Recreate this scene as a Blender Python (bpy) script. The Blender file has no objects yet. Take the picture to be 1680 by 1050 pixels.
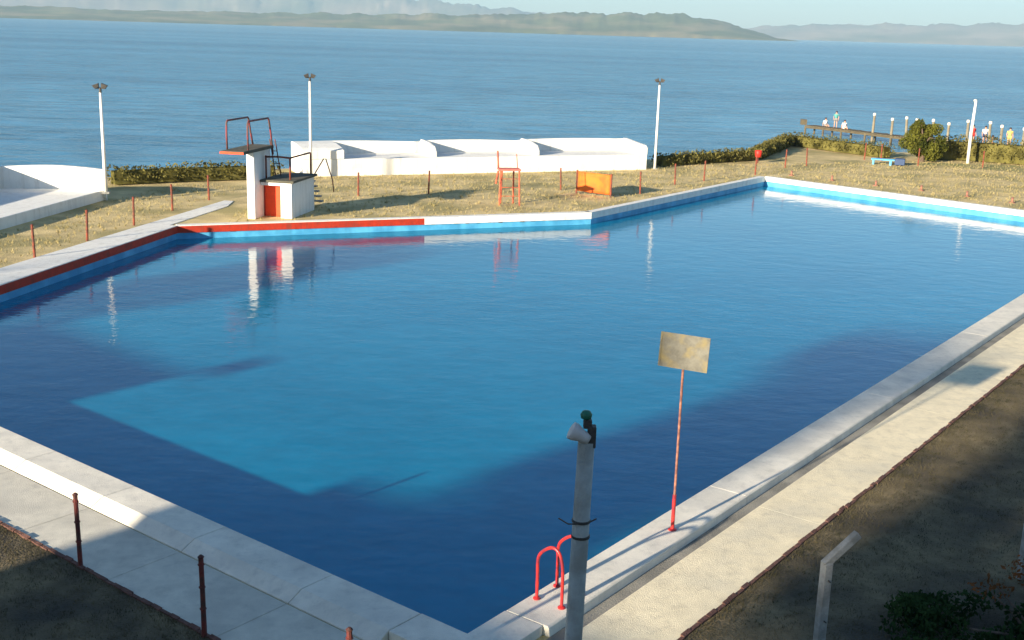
import bpy, bmesh, math, random
from math import sin, cos, tan, pi, radians as R
from mathutils import Vector, Matrix, noise
random.seed(7)
scene = bpy.context.scene
col = scene.collection

# ------------------------------------------------------------------ materials
def new_mat(name):
    m = bpy.data.materials.new(name); m.use_nodes = True
    nt = m.node_tree; nt.nodes.clear()
    return m, nt
def mat(name, base, rough=0.7, var=0.15, scale=3.0, bump=0.0, bscale=20.0, second=None, metal=0.0, spots=None, spec=0.3, edge=(0.4, 0.6), coord='Object'):
    """base colour varied by two noises, optional second colour in patches, optional fine bump"""
    m, nt = new_mat(name); N = nt.nodes; L = nt.links
    out = N.new('ShaderNodeOutputMaterial'); b = N.new('ShaderNodeBsdfPrincipled')
    b.inputs['Roughness'].default_value = rough; b.inputs['Metallic'].default_value = metal
    b.inputs['Specular IOR Level'].default_value = spec
    L.new(b.outputs[0], out.inputs[0])
    tc = N.new('ShaderNodeTexCoord')
    n1 = N.new('ShaderNodeTexNoise'); n1.inputs['Scale'].default_value = scale; n1.inputs['Detail'].default_value = 8; n1.inputs['Roughness'].default_value = .65
    L.new(tc.outputs[coord], n1.inputs['Vector'])
    r = N.new('ShaderNodeValToRGB'); e = r.color_ramp.elements
    e[0].position = .3; e[1].position = .7
    lo = [max(0, c * (1 - var)) for c in base]; hi = [min(1, c * (1 + var)) for c in base]
    e[0].color = (*lo, 1); e[1].color = (*hi, 1)
    L.new(n1.outputs['Fac'], r.inputs[0]); cout = r.outputs[0]
    if second:
        n2 = N.new('ShaderNodeTexNoise'); n2.inputs['Scale'].default_value = spots or scale * .3; n2.inputs['Detail'].default_value = 6
        L.new(tc.outputs[coord], n2.inputs['Vector'])
        r2 = N.new('ShaderNodeValToRGB'); r2.color_ramp.elements[0].position = edge[0]; r2.color_ramp.elements[1].position = edge[1]
        L.new(n2.outputs['Fac'], r2.inputs[0])
        mx = N.new('ShaderNodeMix'); mx.data_type = 'RGBA'
        L.new(r2.outputs[0], mx.inputs[0]); L.new(cout, mx.inputs[6]); mx.inputs[7].default_value = (*second, 1)
        cout = mx.outputs[2]
    L.new(cout, b.inputs['Base Color'])
    if bump:
        n3 = N.new('ShaderNodeTexNoise'); n3.inputs['Scale'].default_value = bscale; n3.inputs['Detail'].default_value = 6
        L.new(tc.outputs[coord], n3.inputs['Vector'])
        bp = N.new('ShaderNodeBump'); bp.inputs['Strength'].default_value = bump; bp.inputs['Distance'].default_value = .05
        L.new(n3.outputs['Fac'], bp.inputs['Height']); L.new(bp.outputs[0], b.inputs['Normal'])
    return m

def add_streaks(m, colr, amount=.5):
    """rain streaks and grime running down painted masonry"""
    nt = m.node_tree; N = nt.nodes; L = nt.links; b = next(n for n in N if n.type == 'BSDF_PRINCIPLED'); src = b.inputs['Base Color'].links[0].from_socket
    tc = N.new('ShaderNodeTexCoord'); mp = N.new('ShaderNodeMapping'); mp.inputs['Scale'].default_value = (3.2, 3.2, .35)
    n = N.new('ShaderNodeTexNoise'); n.inputs['Scale'].default_value = 1.3; n.inputs['Detail'].default_value = 7; n.inputs['Roughness'].default_value = .7
    L.new(tc.outputs['Object'], mp.inputs[0]); L.new(mp.outputs[0], n.inputs['Vector'])
    r = N.new('ShaderNodeValToRGB'); r.color_ramp.elements[0].position = .5; r.color_ramp.elements[1].position = .8; r.color_ramp.elements[1].color = (amount, amount, amount, 1)
    L.new(n.outputs['Fac'], r.inputs[0]); mx = N.new('ShaderNodeMix'); mx.data_type = 'RGBA'
    L.new(r.outputs[0], mx.inputs[0]); L.new(src, mx.inputs[6]); mx.inputs[7].default_value = (*colr, 1); L.new(mx.outputs[2], b.inputs['Base Color'])
def leaf_mat(name, dark, light, scale=2.0):
    m, nt = new_mat(name); N = nt.nodes; L = nt.links
    out = N.new('ShaderNodeOutputMaterial'); d = N.new('ShaderNodeBsdfDiffuse'); t = N.new('ShaderNodeBsdfTranslucent')
    mx = N.new('ShaderNodeMixShader'); mx.inputs[0].default_value = .25
    tc = N.new('ShaderNodeTexCoord'); n1 = N.new('ShaderNodeTexNoise'); n1.inputs['Scale'].default_value = scale; n1.inputs['Detail'].default_value = 5
    L.new(tc.outputs['Object'], n1.inputs['Vector'])
    r = N.new('ShaderNodeValToRGB'); e = r.color_ramp.elements; e[0].position = .35; e[1].position = .65
    e[0].color = (*dark, 1); e[1].color = (*light, 1)
    L.new(n1.outputs['Fac'], r.inputs[0])
    for s in (d, t): L.new(r.outputs[0], s.inputs['Color'])
    L.new(d.outputs[0], mx.inputs[1]); L.new(t.outputs[0], mx.inputs[2]); L.new(mx.outputs[0], out.inputs[0])
    return m

def water_mat(name, body, body2, transp, waves, rough, tint=(1, 1, 1), spec_mul=1.0, bodyscale=.05, streak=None, painted_ripple=None):
    """clear-to-turbid water: fresnel-weighted mirror over a scattering body; waves = [(scale, stretch, distance, detail)]"""
    m, nt = new_mat(name); N = nt.nodes; L = nt.links
    out = N.new('ShaderNodeOutputMaterial'); tc = N.new('ShaderNodeTexCoord')
    nrm = None
    for sc, st, dist, det, rot in waves:
        mp = N.new('ShaderNodeMapping'); mp.inputs['Scale'].default_value = (1, st, 1); mp.inputs['Rotation'].default_value = (0, 0, rot)
        L.new(tc.outputs['Object'], mp.inputs['Vector'])
        n = N.new('ShaderNodeTexNoise'); n.inputs['Scale'].default_value = sc; n.inputs['Detail'].default_value = det
        L.new(mp.outputs[0], n.inputs['Vector'])
        bp = N.new('ShaderNodeBump'); bp.inputs['Strength'].default_value = 1; bp.inputs['Distance'].default_value = dist
        L.new(n.outputs['Fac'], bp.inputs['Height'])
        if nrm: L.new(nrm.outputs[0], bp.inputs['Normal'])
        nrm = bp
    fr = N.new('ShaderNodeFresnel'); fr.inputs['IOR'].default_value = 1.33
    gl = N.new('ShaderNodeBsdfGlossy'); gl.inputs['Roughness'].default_value = rough; gl.inputs['Color'].default_value = (*tint, 1)
    df = N.new('ShaderNodeBsdfDiffuse'); tr = N.new('ShaderNodeBsdfTransparent'); tr.inputs['Color'].default_value = (.45, .8, .95, 1)
    nb = N.new('ShaderNodeTexNoise'); nb.inputs['Scale'].default_value = bodyscale; nb.inputs['Detail'].default_value = 4
    mpb = N.new('ShaderNodeMapping'); mpb.inputs['Scale'].default_value = (streak or (1, 1, 1)); mpb.inputs['Rotation'].default_value = (0, 0, R(-3))
    L.new(tc.outputs['Object'], mpb.inputs['Vector']); L.new(mpb.outputs[0], nb.inputs['Vector'])
    r = N.new('ShaderNodeValToRGB'); e = r.color_ramp.elements; e[0].position = .35; e[1].position = .65
    e[0].color = (*body, 1); e[1].color = (*body2, 1); L.new(nb.outputs['Fac'], r.inputs[0]); dcol = r.outputs[0]
    if painted_ripple:      # light and dark of ripples painted into the body colour, fine scale
        mpf = N.new('ShaderNodeMapping'); mpf.inputs['Scale'].default_value = (1, painted_ripple[1], 1); mpf.inputs['Rotation'].default_value = (0, 0, R(-12)); L.new(tc.outputs['Object'], mpf.inputs[0])
        nf = N.new('ShaderNodeTexNoise'); nf.inputs['Scale'].default_value = painted_ripple[0]; nf.inputs['Detail'].default_value = 5; nf.inputs['Roughness'].default_value = .6; L.new(mpf.outputs[0], nf.inputs['Vector'])
        mr = N.new('ShaderNodeMapRange'); mr.inputs[1].default_value = .3; mr.inputs[2].default_value = .7; mr.inputs[3].default_value = 1 - painted_ripple[2]; mr.inputs[4].default_value = 1 + painted_ripple[2]; L.new(nf.outputs['Fac'], mr.inputs[0])
        vm = N.new('ShaderNodeVectorMath'); vm.operation = 'SCALE'; L.new(dcol, vm.inputs[0]); L.new(mr.outputs[0], vm.inputs['Scale']); dcol = vm.outputs[0]
    L.new(dcol, df.inputs['Color'])
    L.new(nrm.outputs[0], gl.inputs['Normal']); L.new(nrm.outputs[0], fr.inputs['Normal'])
    m1 = N.new('ShaderNodeMixShader'); m1.inputs[0].default_value = transp
    L.new(df.outputs[0], m1.inputs[1]); L.new(tr.outputs[0], m1.inputs[2])
    m2 = N.new('ShaderNodeMixShader'); mu = N.new('ShaderNodeMath'); mu.operation = 'MULTIPLY'; mu.inputs[1].default_value = spec_mul
    L.new(fr.outputs[0], mu.inputs[0]); L.new(mu.outputs[0], m2.inputs[0])
    L.new(m1.outputs[0], m2.inputs[1]); L.new(gl.outputs[0], m2.inputs[2]); L.new(m2.outputs[0], out.inputs[0])
    return m

M = {}
M['grass'] = mat('dry_grass', (.60, .47, .23), .95, .28, .9, .9, 14, second=(.36, .30, .13), spots=.35, edge=(.46, .62))
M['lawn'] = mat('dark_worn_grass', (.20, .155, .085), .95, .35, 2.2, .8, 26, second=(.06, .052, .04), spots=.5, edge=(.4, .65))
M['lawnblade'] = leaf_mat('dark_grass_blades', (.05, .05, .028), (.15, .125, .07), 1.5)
M['blade'] = leaf_mat('dry_grass_blades', (.30, .26, .11), (.50, .41, .20), 1.2)
M['verge'] = mat('green_grass', (.24, .24, .09), .95, .3, 2.0, .8, 14, second=(.36, .30, .14), spots=.6)
M['deck2'] = mat('cream_concrete_deck', (.86, .75, .52), .85, .12, 2.2, .3, 60, second=(.70, .63, .47), spots=.7, edge=(.5, .72))
M['deck'] = mat('pale_concrete_deck', (.64, .60, .50), .85, .14, 2.2, .25, 60, second=(.50, .47, .40), spots=.9, edge=(.5, .75))
M['gutter'] = mat('shaded_gutter_concrete', (.34, .32, .27), .9, .2, 3, .4, 40, second=(.22, .21, .18), spots=1.5)  # gutter concrete, darkened to carry the shade beside the coping step
M['coping'] = mat('painted_concrete_coping', (.78, .73, .62), .8, .12, 1.6, .22, 55, second=(.62, .59, .52), spots=1.2, edge=(.5, .75))
M['white'] = mat('white_painted_render', (.80, .79, .74), .8, .05, 1.5, .35, 18, second=(.66, .65, .60), spots=1.1, edge=(.55, .85))
M['white_edge'] = mat('white_edge_paint', (.78, .77, .72), .75, .08, 4, .3, 30, second=(.55, .53, .48), spots=2.5, edge=(.58, .8))
M['redband'] = mat('red_band_paint', (.44, .032, .010), .65, .18, 5, .3, 30, second=(.20, .03, .02), spots=3, edge=(.5, .8))
M['poolblue'] = mat('pool_blue_paint', (.10, .42, .66), .6, .10, 2, .2, 20, second=(.06, .30, .52), spots=1.5)
M['poolfloor'] = mat('pool_floor_paint', (.04, .30, .50), .7, .12, .8, 0, second=(.03, .22, .40), spots=.3)
M['red'] = mat('rust_red_paint', (.27, .06, .03), .7, .3, 12, .2, 60, second=(.12, .05, .035), spots=6)
M['maroon'] = mat('maroon_rusted_paint', (.16, .03, .025), .7, .3, 14, .3, 60, second=(.07, .03, .025), spots=7)
M['ladderred'] = mat('bright_red_gloss', (.52, .025, .02), .35, .2, 10, .1, 50, second=(.22, .02, .03), spots=6, spec=.5)
M['fadedpink'] = mat('faded_pinkish_paint', (.33, .15, .10), .7, .25, 10, .2, 50, second=(.16, .07, .06), spots=8)
M['orange'] = mat('orange_canvas', (.68, .17, .02), .75, .1, 4, .3, 20, second=(.55, .11, .02), spots=2)
M['doorred'] = mat('orange_red_door_paint', (.78, .07, .015), .6, .1, 4, .2, 30)
M['darkmetal'] = mat('dark_weathered_metal', (.06, .055, .05), .6, .3, 8, .3, 40)
M['darkslab'] = mat('mossy_dark_concrete', (.10, .095, .07), .9, .3, 5, .5, 30)
M['polewhite'] = mat('white_pole_paint', (.78, .77, .72), .6, .08, 4, .2, 30, second=(.5, .36, .30), spots=5, edge=(.62, .8))
M['poleshade'] = mat('shade_grey_pole', (.36, .385, .37), .65, .2, 7, .3, 40, second=(.27, .27, .24), spots=3)  # white pole paint with the shade put into its grey
M['lampgrey'] = mat('pale_lamp_housing', (.55, .53, .52), .5, .1, 10)
M['green'] = mat('green_plastic_cap', (.02, .14, .09), .5, .2, 20)
M['concrete'] = mat('grey_concrete_post', (.36, .36, .34), .9, .15, 8, .5, 50, second=(.24, .24, .22), spots=5)
M['sign'] = mat('weathered_board_back', (.14, .135, .11), .8, .3, 7, .2, 30, second=(.22, .18, .085), spots=4, edge=(.5, .7))
M['edging'] = mat('brown_edging', (.14, .07, .055), .9, .4, 10, .5, 40)
M['wood'] = mat('weathered_wood', (.12, .10, .06), .9, .35, 3, .4, 20, second=(.10, .08, .05), spots=2)
M['pilewood'] = mat('pale_pile_wood', (.22, .19, .13), .9, .3, 3, .4, 20)
M['pilecap'] = mat('pale_pile_cap', (.6, .57, .5), .8, .1, 6)
M['leaf_hedge'] = leaf_mat('hedge_leaves', (.07, .065, .02), (.20, .18, .055), 1.5)
M['leaf_tree'] = leaf_mat('olive_tree_leaves', (.045, .055, .012), (.17, .17, .03), 1.0)
M['leaf_dark'] = leaf_mat('dark_bush_leaves', (.012, .03, .012), (.05, .09, .03), 2.5)
M['leaf_red'] = leaf_mat('russet_leaves', (.10, .05, .02), (.30, .11, .04), 3)
M['bark'] = mat('brown_bark', (.12, .085, .06), .95, .3, 6, .6, 20)
M['bluepaint'] = mat('light_blue_paint', (.10, .42, .75), .5, .1, 4)
M['navy'] = mat('navy_paint', (.03, .06, .14), .5, .2, 4)
M['drain'] = mat('black_drain', (.015, .015, .015), .8, .2, 9)
M['skin'] = mat('skin', (.52, .29, .19), .6, .08, 6)
M['hair'] = mat('dark_hair', (.03, .02, .015), .6, .2, 30)
for k, c in dict(shirt_white=(.75, .74, .72), swim_red=(.5, .04, .03), short_navy=(.03, .04, .1), cloth_yellow=(.62, .47, .14), cloth_teal=(.08, .3, .28), cloth_grey=(.2, .2, .2)).items():
    M[k] = mat(k, c, .85, .1, 6)
M['buildwall'] = mat('cream_stucco', (.5, .45, .36), .9, .1, 1)
M['hill_near'] = mat('scrub_hill', (.115, .125, .05), .95, .35, .004, 0, second=(.30, .23, .13), spots=.0045, edge=(.45, .72))
M['hill_far'] = mat('dry_hill', (.30, .22, .15), .95, .35, .0015, 0, second=(.13, .13, .07), spots=.0022, edge=(.4, .7))
M['water_pool'] = water_mat('pool_water', (.0, .20, .37), (.001, .235, .42), .2,
                            [(1.1, 1.5, .012, 2, R(20)), (5.0, 1.4, .0045, 3, R(-15))], .02, bodyscale=.12, painted_ripple=(1.3, 1.6, .10))
M['water_lake'] = water_mat('lake_water', (.035, .175, .31), (.09, .30, .46), 0.0,
                            [(.12, 2.6, .9, 4, R(-8)), (.5, 2.2, .38, 4, R(-20)), (1.8, 1.8, .10, 4, R(-25))], .12, spec_mul=.75, bodyscale=.0035, streak=(.25, 3, 1), painted_ripple=(.16, 2.6, .38))

for k_, c_, a_ in (('white', (.42, .38, .30), .55), ('white_edge', (.40, .36, .30), .6), ('redband', (.14, .05, .03), .8), ('coping', (.34, .33, .30), .5), ('deck', (.34, .33, .30), .5), ('deck2', (.42, .37, .27), .6), ('doorred', (.35, .05, .02), .6), ('poolblue', (.05, .22, .36), .6)): add_streaks(M[k_], c_, a_)
# ------------------------------------------------------------------ helpers
def props(o, label=None, cat=None, group=None, kind=None):
    if label: o['label'] = label
    if cat: o['category'] = cat
    if group: o['group'] = group
    if kind: o['kind'] = kind
    return o
def empty(name, loc, rz=0, label=None, cat=None, group=None):
    o = bpy.data.objects.new(name, None); col.objects.link(o); o.location = loc; o.rotation_euler = (0, 0, rz)
    o.empty_display_size = .1
    return props(o, label, cat, group)
def link(name, bm, m, parent=None, smooth=False, bevel=0):
    me = bpy.data.meshes.new(name)
    if len(bm.faces) > 1: bmesh.ops.recalc_face_normals(bm, faces=bm.faces[:])
    bm.normal_update()
    if smooth:
        for f in bm.faces: f.smooth = True
    bm.to_mesh(me); bm.free()
    o = bpy.data.objects.new(name, me); col.objects.link(o)
    for mm in (m if isinstance(m, list) else [m]): me.materials.append(mm)
    if parent: o.parent = parent
    if bevel:
        b = o.modifiers.new('bevel', 'BEVEL'); b.width = bevel; b.segments = 2; b.limit_method = 'ANGLE'
    return o
def box(bm, x0, x1, y0, y1, z0, z1, T=None, mi=0):
    vs = [Vector((x, y, z)) for z in (z0, z1) for x, y in ((x0, y0), (x1, y0), (x1, y1), (x0, y1))]
    if T: vs = [T @ v for v in vs]
    v = [bm.verts.new(p) for p in vs]
    for f in ((3, 2, 1, 0), (4, 5, 6, 7), (0, 1, 5, 4), (1, 2, 6, 5), (2, 3, 7, 6), (3, 0, 4, 7)):
        bm.faces.new([v[i] for i in f]).material_index = mi
def prism(bm, pts, z0, z1, mi=0):
    """vertical extrusion of a plan polygon"""
    a = [bm.verts.new((x, y, z0)) for x, y in pts]; b = [bm.verts.new((x, y, z1)) for x, y in pts]
    bm.faces.new(a[::-1]).material_index = mi; bm.faces.new(b).material_index = mi
    n = len(pts)
    for i in range(n): bm.faces.new((a[i], a[(i + 1) % n], b[(i + 1) % n], b[i])).material_index = mi
def tube(bm, pts, rad, seg=10, caps=True):
    """round bar along a polyline; rad = number or list"""
    pts = [Vector(p) for p in pts]; n = len(pts); rads = rad if isinstance(rad, (list, tuple)) else [rad] * n
    rings = []; prev = None
    for i, p in enumerate(pts):
        t = (pts[min(i + 1, n - 1)] - pts[max(i - 1, 0)]).normalized()
        if prev is None:
            a = t.orthogonal().normalized()
        else:
            a = (prev - t * prev.dot(t)).normalized()
        prev = a; b = t.cross(a)
        rings.append([bm.verts.new(p + (a * cos(2 * pi * k / seg) + b * sin(2 * pi * k / seg)) * rads[i]) for k in range(seg)])
    for i in range(n - 1):
        for k in range(seg):
            bm.faces.new((rings[i][k], rings[i][(k + 1) % seg], rings[i + 1][(k + 1) % seg], rings[i + 1][k]))
    if caps: bm.faces.new(rings[0][::-1]); bm.faces.new(rings[-1])
def lathe(bm, prof, seg=16, T=None):
    rings = []
    for r, z in prof:
        vs = [Vector((r * cos(2 * pi * k / seg), r * sin(2 * pi * k / seg), z)) for k in range(seg)]
        if T: vs = [T @ v for v in vs]
        rings.append([bm.verts.new(v) for v in vs])
    for i in range(len(rings) - 1):
        for k in range(seg): bm.faces.new((rings[i][k], rings[i][(k + 1) % seg], rings[i + 1][(k + 1) % seg], rings[i + 1][k]))
    bm.faces.new(rings[0][::-1]); bm.faces.new(rings[-1])
def sweep(bm, p0, p1, prof, n_out, mi=0):
    """profile (offset outward, z) swept from p0 to p1 (plan points)"""
    rr = []
    for p in (p0, p1): rr.append([bm.verts.new((p[0] + n_out[0] * u, p[1] + n_out[1] * u, z)) for u, z in prof])
    n = len(prof)
    for i in range(n): bm.faces.new((rr[0][i], rr[0][(i + 1) % n], rr[1][(i + 1) % n], rr[1][i])).material_index = mi
    bm.faces.new(rr[0][::-1]).material_index = mi; bm.faces.new(rr[1]).material_index = mi
def copy_tree(o, parent=None):
    c = o.copy(); col.objects.link(c); c.parent = parent
    for ch in list(o.children): copy_tree(ch, c)
    return c
def leaves_bm(centres, n, size, jitter=.35):
    """centres: list of (pos, (rx,ry,rz)) clumps; n leaf quads spread in their shells"""
    bm = bmesh.new(); w = [r[0] * r[1] * r[2] for _, r in centres]
    picks = random.choices(centres, w, k=n)
    for c, r in picks:
        d = Vector((random.gauss(0, 1), random.gauss(0, 1), random.gauss(0, 1))).normalized()
        k = .45 + .55 * random.random() ** .5
        if random.random() < .12: k *= 1.12
        p = Vector(c) + Vector((d.x * r[0], d.y * r[1], d.z * r[2])) * k
        a = Vector((random.gauss(0, 1), random.gauss(0, 1), random.gauss(0, 1) * .7)).normalized(); b = a.orthogonal().normalized()
        b = (Matrix.Rotation(random.random() * 6.28, 3, a) @ b); cc = a.cross(b)
        s = size * (1 + jitter * (random.random() * 2 - 1))
        vs = [bm.verts.new(p + b * s * u + cc * s * .5 * v) for u, v in ((-.5, 0), (0, -.5), (.5, 0), (0, .5))]
        bm.faces.new(vs)
    return bm

# ------------------------------------------------------------------ plan of the pool (metres, z = 0 is the deck level)
C_N = Vector((-.47, 13.99)); C_L = Vector((-16.92, 26.98)); C_1 = Vector((-13.48, 45.62)); C_2 = Vector((3.46, 52.38)); C_3 = Vector((14.65, 68.36)); C_4 = Vector((28.7, 53.1))
POOL = [C_N, C_L, C_1, C_2, C_3, C_4]      # clockwise seen from above
WZ = -.5
def outn(a, b):
    d = (b - a).normalized(); return Vector((-d.y, d.x))      # outward for this order
E_ = [(POOL[i], POOL[(i + 1) % 6]) for i in range(6)]
cen = sum(POOL, Vector((0, 0))) / 6
for a, b in E_: assert outn(a, b).dot((a + b) / 2 - cen) > 0
def offset_poly(ds):
    """offset each pool edge outward by ds[i]; return corner points"""
    L_ = []
    for (a, b), d in zip(E_, ds): n = outn(a, b); L_.append((a + n * d, (b - a).normalized()))
    out = []
    for i in range(6):
        p, u = L_[i - 1]; q, v = L_[i]
        den = u.x * v.y - u.y * v.x; w = q - p; t = (w.x * v.y - w.y * v.x) / den
        out.append(p + u * t)
    return out

# ------------------------------------------------------------------ ground with a hole for the pool
SHORE = [(-600, -40), (-120, 20), (-60, 42), (-31, 53.5), (-21.5, 59.6), (-13, 65.8), (-6, 70.2), (6.5, 76.2), (10, 76.6), (14.4, 80.2), (17.5, 86), (21.2, 93.5), (24.5, 91), (27, 87), (34, 86.5), (41, 82), (70, 70), (120, 55), (600, -40)]
def build_ground():
    bm = bmesh.new()
    hole = [bm.verts.new((p.x, p.y, 0)) for p in offset_poly([.05] * 6)]
    outer = [(x, y) for x, y in SHORE] + [(600, -600), (-600, -600)]
    ov = [bm.verts.new((x, y, 0)) for x, y in outer]
    ed = [bm.edges.new((hole[i], hole[(i + 1) % 6])) for i in range(6)] + [bm.edges.new((ov[i], ov[(i + 1) % len(ov)])) for i in range(len(ov))]
    bmesh.ops.triangle_fill(bm, use_beauty=True, edges=ed)
    # bank sloping down into the lake
    n = len(SHORE); low = []
    for i, (x, y) in enumerate(SHORE):
        a = Vector(SHORE[max(i - 1, 0)]); b = Vector(SHORE[min(i + 1, n - 1)]); d = (b - a).normalized()
        low.append(bm.verts.new((x - d.y * 4.5, y + d.x * 4.5, -3.2)))
    for i in range(n - 1): bm.faces.new((ov[i], ov[i + 1], low[i + 1], low[i]))
    return props(link('ground', bm, M['grass']), kind='structure')
build_ground()
bm = bmesh.new(); s = 26000
vs = [bm.verts.new(p) for p in ((-s, -3000, -2.3), (s, -3000, -2.3), (s, s, -2.3), (-s, s, -2.3))]; bm.faces.new(vs)
props(link('lake_water', bm, M['water_lake']), kind='structure')

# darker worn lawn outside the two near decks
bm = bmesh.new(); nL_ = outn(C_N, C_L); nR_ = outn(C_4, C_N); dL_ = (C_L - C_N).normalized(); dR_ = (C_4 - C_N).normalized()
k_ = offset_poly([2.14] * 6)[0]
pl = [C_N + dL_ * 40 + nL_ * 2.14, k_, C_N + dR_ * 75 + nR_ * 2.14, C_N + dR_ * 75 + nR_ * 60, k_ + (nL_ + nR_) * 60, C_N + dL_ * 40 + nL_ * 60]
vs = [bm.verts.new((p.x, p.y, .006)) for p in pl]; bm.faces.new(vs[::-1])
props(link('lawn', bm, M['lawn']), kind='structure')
# decks round the two near sides
def strip(name, a, b, d0, d1, z, m, ext0=0, ext1=0, zb=None):
    n = outn(a, b); d = (b - a).normalized(); p = a - d * ext0; q = b + d * ext1
    bm = bmesh.new(); prism(bm, [tuple(p + n * d0), tuple(q + n * d0), tuple(q + n * d1), tuple(p + n * d1)], z - .08 if zb is None else zb, z)
    return link(name, bm, m)
# slabs of the paved deck: one sheet, with joints cut as gaps
def slabs(bm, a, b, prof, step, first, gap=.011, end=0., start=0.):
    n = outn(a, b); d = (b - a).normalized(); Ltot = (b - a).length
    cuts = [start] + [first + k * step for k in range(int((Ltot - first) / step) + 1)] + [Ltot + end]
    cuts = [c for c in cuts if start <= c <= Ltot + end]
    for s0, s1 in zip(cuts, cuts[1:]):
        if s1 - s0 < .1: continue
        sweep(bm, a + d * (s0 + gap / 2), a + d * (s1 - gap / 2), prof, n)
# outer deck (z .02) sweep profiles
bm = bmesh.new()
corner_out = offset_poly([2.12] * 6)[0]
deckprof = [(.885, -.06), (.885, .02), (2.12, .015), (2.12, -.06)]
slabs(bm, C_N, C_L, deckprof, 2.5, 2.62, end=2.0, start=-2.0)
deck1 = props(link('left_pool_deck', bm, M['deck']), kind='structure')
bm = bmesh.new()
slabs(bm, C_4, C_N, [(.965, -.06), (.965, .024), (2.12, .015), (2.12, -.06)], 7.5, 4.4, end=-.0, gap=.005)
deck2 = props(link('right_pool_deck', bm, M['deck2']), kind='structure')
bm = bmesh.new(); d_ = [offset_poly([k] * 6)[0] for k in (0, .885, 2.12)]

bm = bmesh.new(); sweep(bm, C_4, C_N, [(.742, -.2), (.742, .004), (.96, .007), (.96, -.2)], outn(C_4, C_N)); props(link('gutter', bm, M['gutter']), kind='structure')  # gutter strip, its grey also stands for the coping step's shade
# sunlit paved path along the far left side of the pool
nFL = outn(C_L, C_1); dFL = (C_1 - C_L).normalized()
bm = bmesh.new()
p0 = C_L - dFL * 3; p1 = C_1 + dFL * 7.1; p1b = C_1 + dFL * 5.6
prism(bm, [tuple(p0 + nFL * .36), tuple(p1b + nFL * .36), tuple(p1 + nFL * .75), tuple(p1 + nFL * 1.2), tuple(p0 + nFL * 1.75)], -.05, .03)
props(link('path', bm, M['white_edge'], bevel=.006), kind='structure')

# ------------------------------------------------------------------ the swimming pool
pool = empty('swimming_pool', (0, 0, 0), 0, 'large blue painted many-sided outdoor swimming pool full of clear water', 'swimming pool')
lenF12 = (C_2 - C_1).length; redlen = lenF12 * .565; dF12 = (C_2 - C_1).normalized(); Pr = C_1 + dF12 * redlen
# walls: thin prisms just outside the water line
bm = bmesh.new()
inner = offset_poly([0] * 6); outer = offset_poly([.3] * 6)
for i in range(6):
    a, b = inner[i], inner[(i + 1) % 6]; c, d = outer[(i + 1) % 6], outer[i]
    prism(bm, [tuple(a), tuple(b), tuple(c), tuple(d)], -2.6, -.252)
link('pool_wall', bm, M['poolblue'], pool)
bm = bmesh.new(); prism(bm, [tuple(p) for p in offset_poly([.2] * 6)], -1.62, -1.5); link('pool_floor', bm, M['poolfloor'], pool)
for k in range(7):
    d0 = dA0 = (C_L - C_N).normalized(); e0 = (C_4 - C_N).normalized(); q0 = C_N + dA0 * (1.9 + 2.6 * k) + e0 * 2.2; q1 = q0 + e0 * (17 + 2.2 * (6 - k))
    bm = bmesh.new(); n0 = dA0 * .11; bm.faces.new([bm.verts.new((p.x, p.y, -1.494)) for p in (q0 + n0, q0 - n0, q1 - n0, q1 + n0)]); link('lane_line', bm, M['navy'], pool)
# raised coping on the two near sides (chamfered outer edge)
cop = [(-.02, -.25), (-.02, .13), (0, .15), (.60, .15), (.85, .024), (.85, -.25)]
bm = bmesh.new(); slabs(bm, C_N, C_L, cop, 2.5, 2.62, start=.86); link('raised_coping', bm, M['coping'], pool, bevel=.01)
bm = bmesh.new(); slabs(bm, C_4, C_N, [(-.02, -.25), (-.02, .13), (0, .15), (.69, .15), (.72, .13), (.74, -.01), (.74, -.25)], 7.5, 4.4, gap=.005, end=-.86); link('raised_coping', bm, M['coping'], pool, bevel=.01)
bm = bmesh.new()   # corner piece
nA = outn(C_N, C_L); dA = (C_L - C_N).normalized(); nB = outn(C_4, C_N); dB = (C_4 - C_N).normalized()
q = offset_poly([-.02] * 6)[0]; k1 = offset_poly([.63] * 6)[0]; k2 = offset_poly([.85] * 6)[0]
prism(bm, [tuple(q), tuple(C_N + dA * .85 + nA * -.02), tuple(C_N + dA * .85 + nA * .63), tuple(k1), tuple(C_N + dB * .85 + nB * .63), tuple(C_N + dB * .85 + nB * -.02)], -.25, .148)
link('raised_coping', bm, M['coping'], pool, bevel=.01)
# bands on the far sides: face from -0.25 up to +0.03
band = [(-.02, -.25), (-.02, .05), (.36, .05), (.36, -.25)]
face = [(-.045, -.25), (-.045, .02), (-.021, .02), (-.021, -.25)]
bm = bmesh.new(); sweep(bm, C_L, C_1, band, nFL); link('pool_edge', bm, M['white_edge'], pool)
bm = bmesh.new(); sweep(bm, C_L, C_1 - dFL * 0, face, nFL)
nF = outn(C_1, C_2); sweep(bm, C_1, Pr, face, nF); link('red_band', bm, M['redband'], pool)
bm = bmesh.new(); sweep(bm, C_1, Pr, band, nF); link('pool_edge', bm, M['white_edge'], pool)
bm = bmesh.new(); sweep(bm, Pr + dF12 * .002, C_2, [(-.05, -.25), (-.05, .05), (.36, .05), (.36, -.25)], nF); link('pool_edge', bm, M['white_edge'], pool)
bm = bmesh.new(); sweep(bm, C_2, C_3, band, outn(C_2, C_3)); link('pool_edge', bm, M['white_edge'], pool)
bm = bmesh.new(); sweep(bm, C_3, C_4, [(-.02, -.22), (-.02, .05), (.40, .05), (.40, -.22)], outn(C_3, C_4)); link('pool_edge', bm, M['white_edge'], pool)
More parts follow.
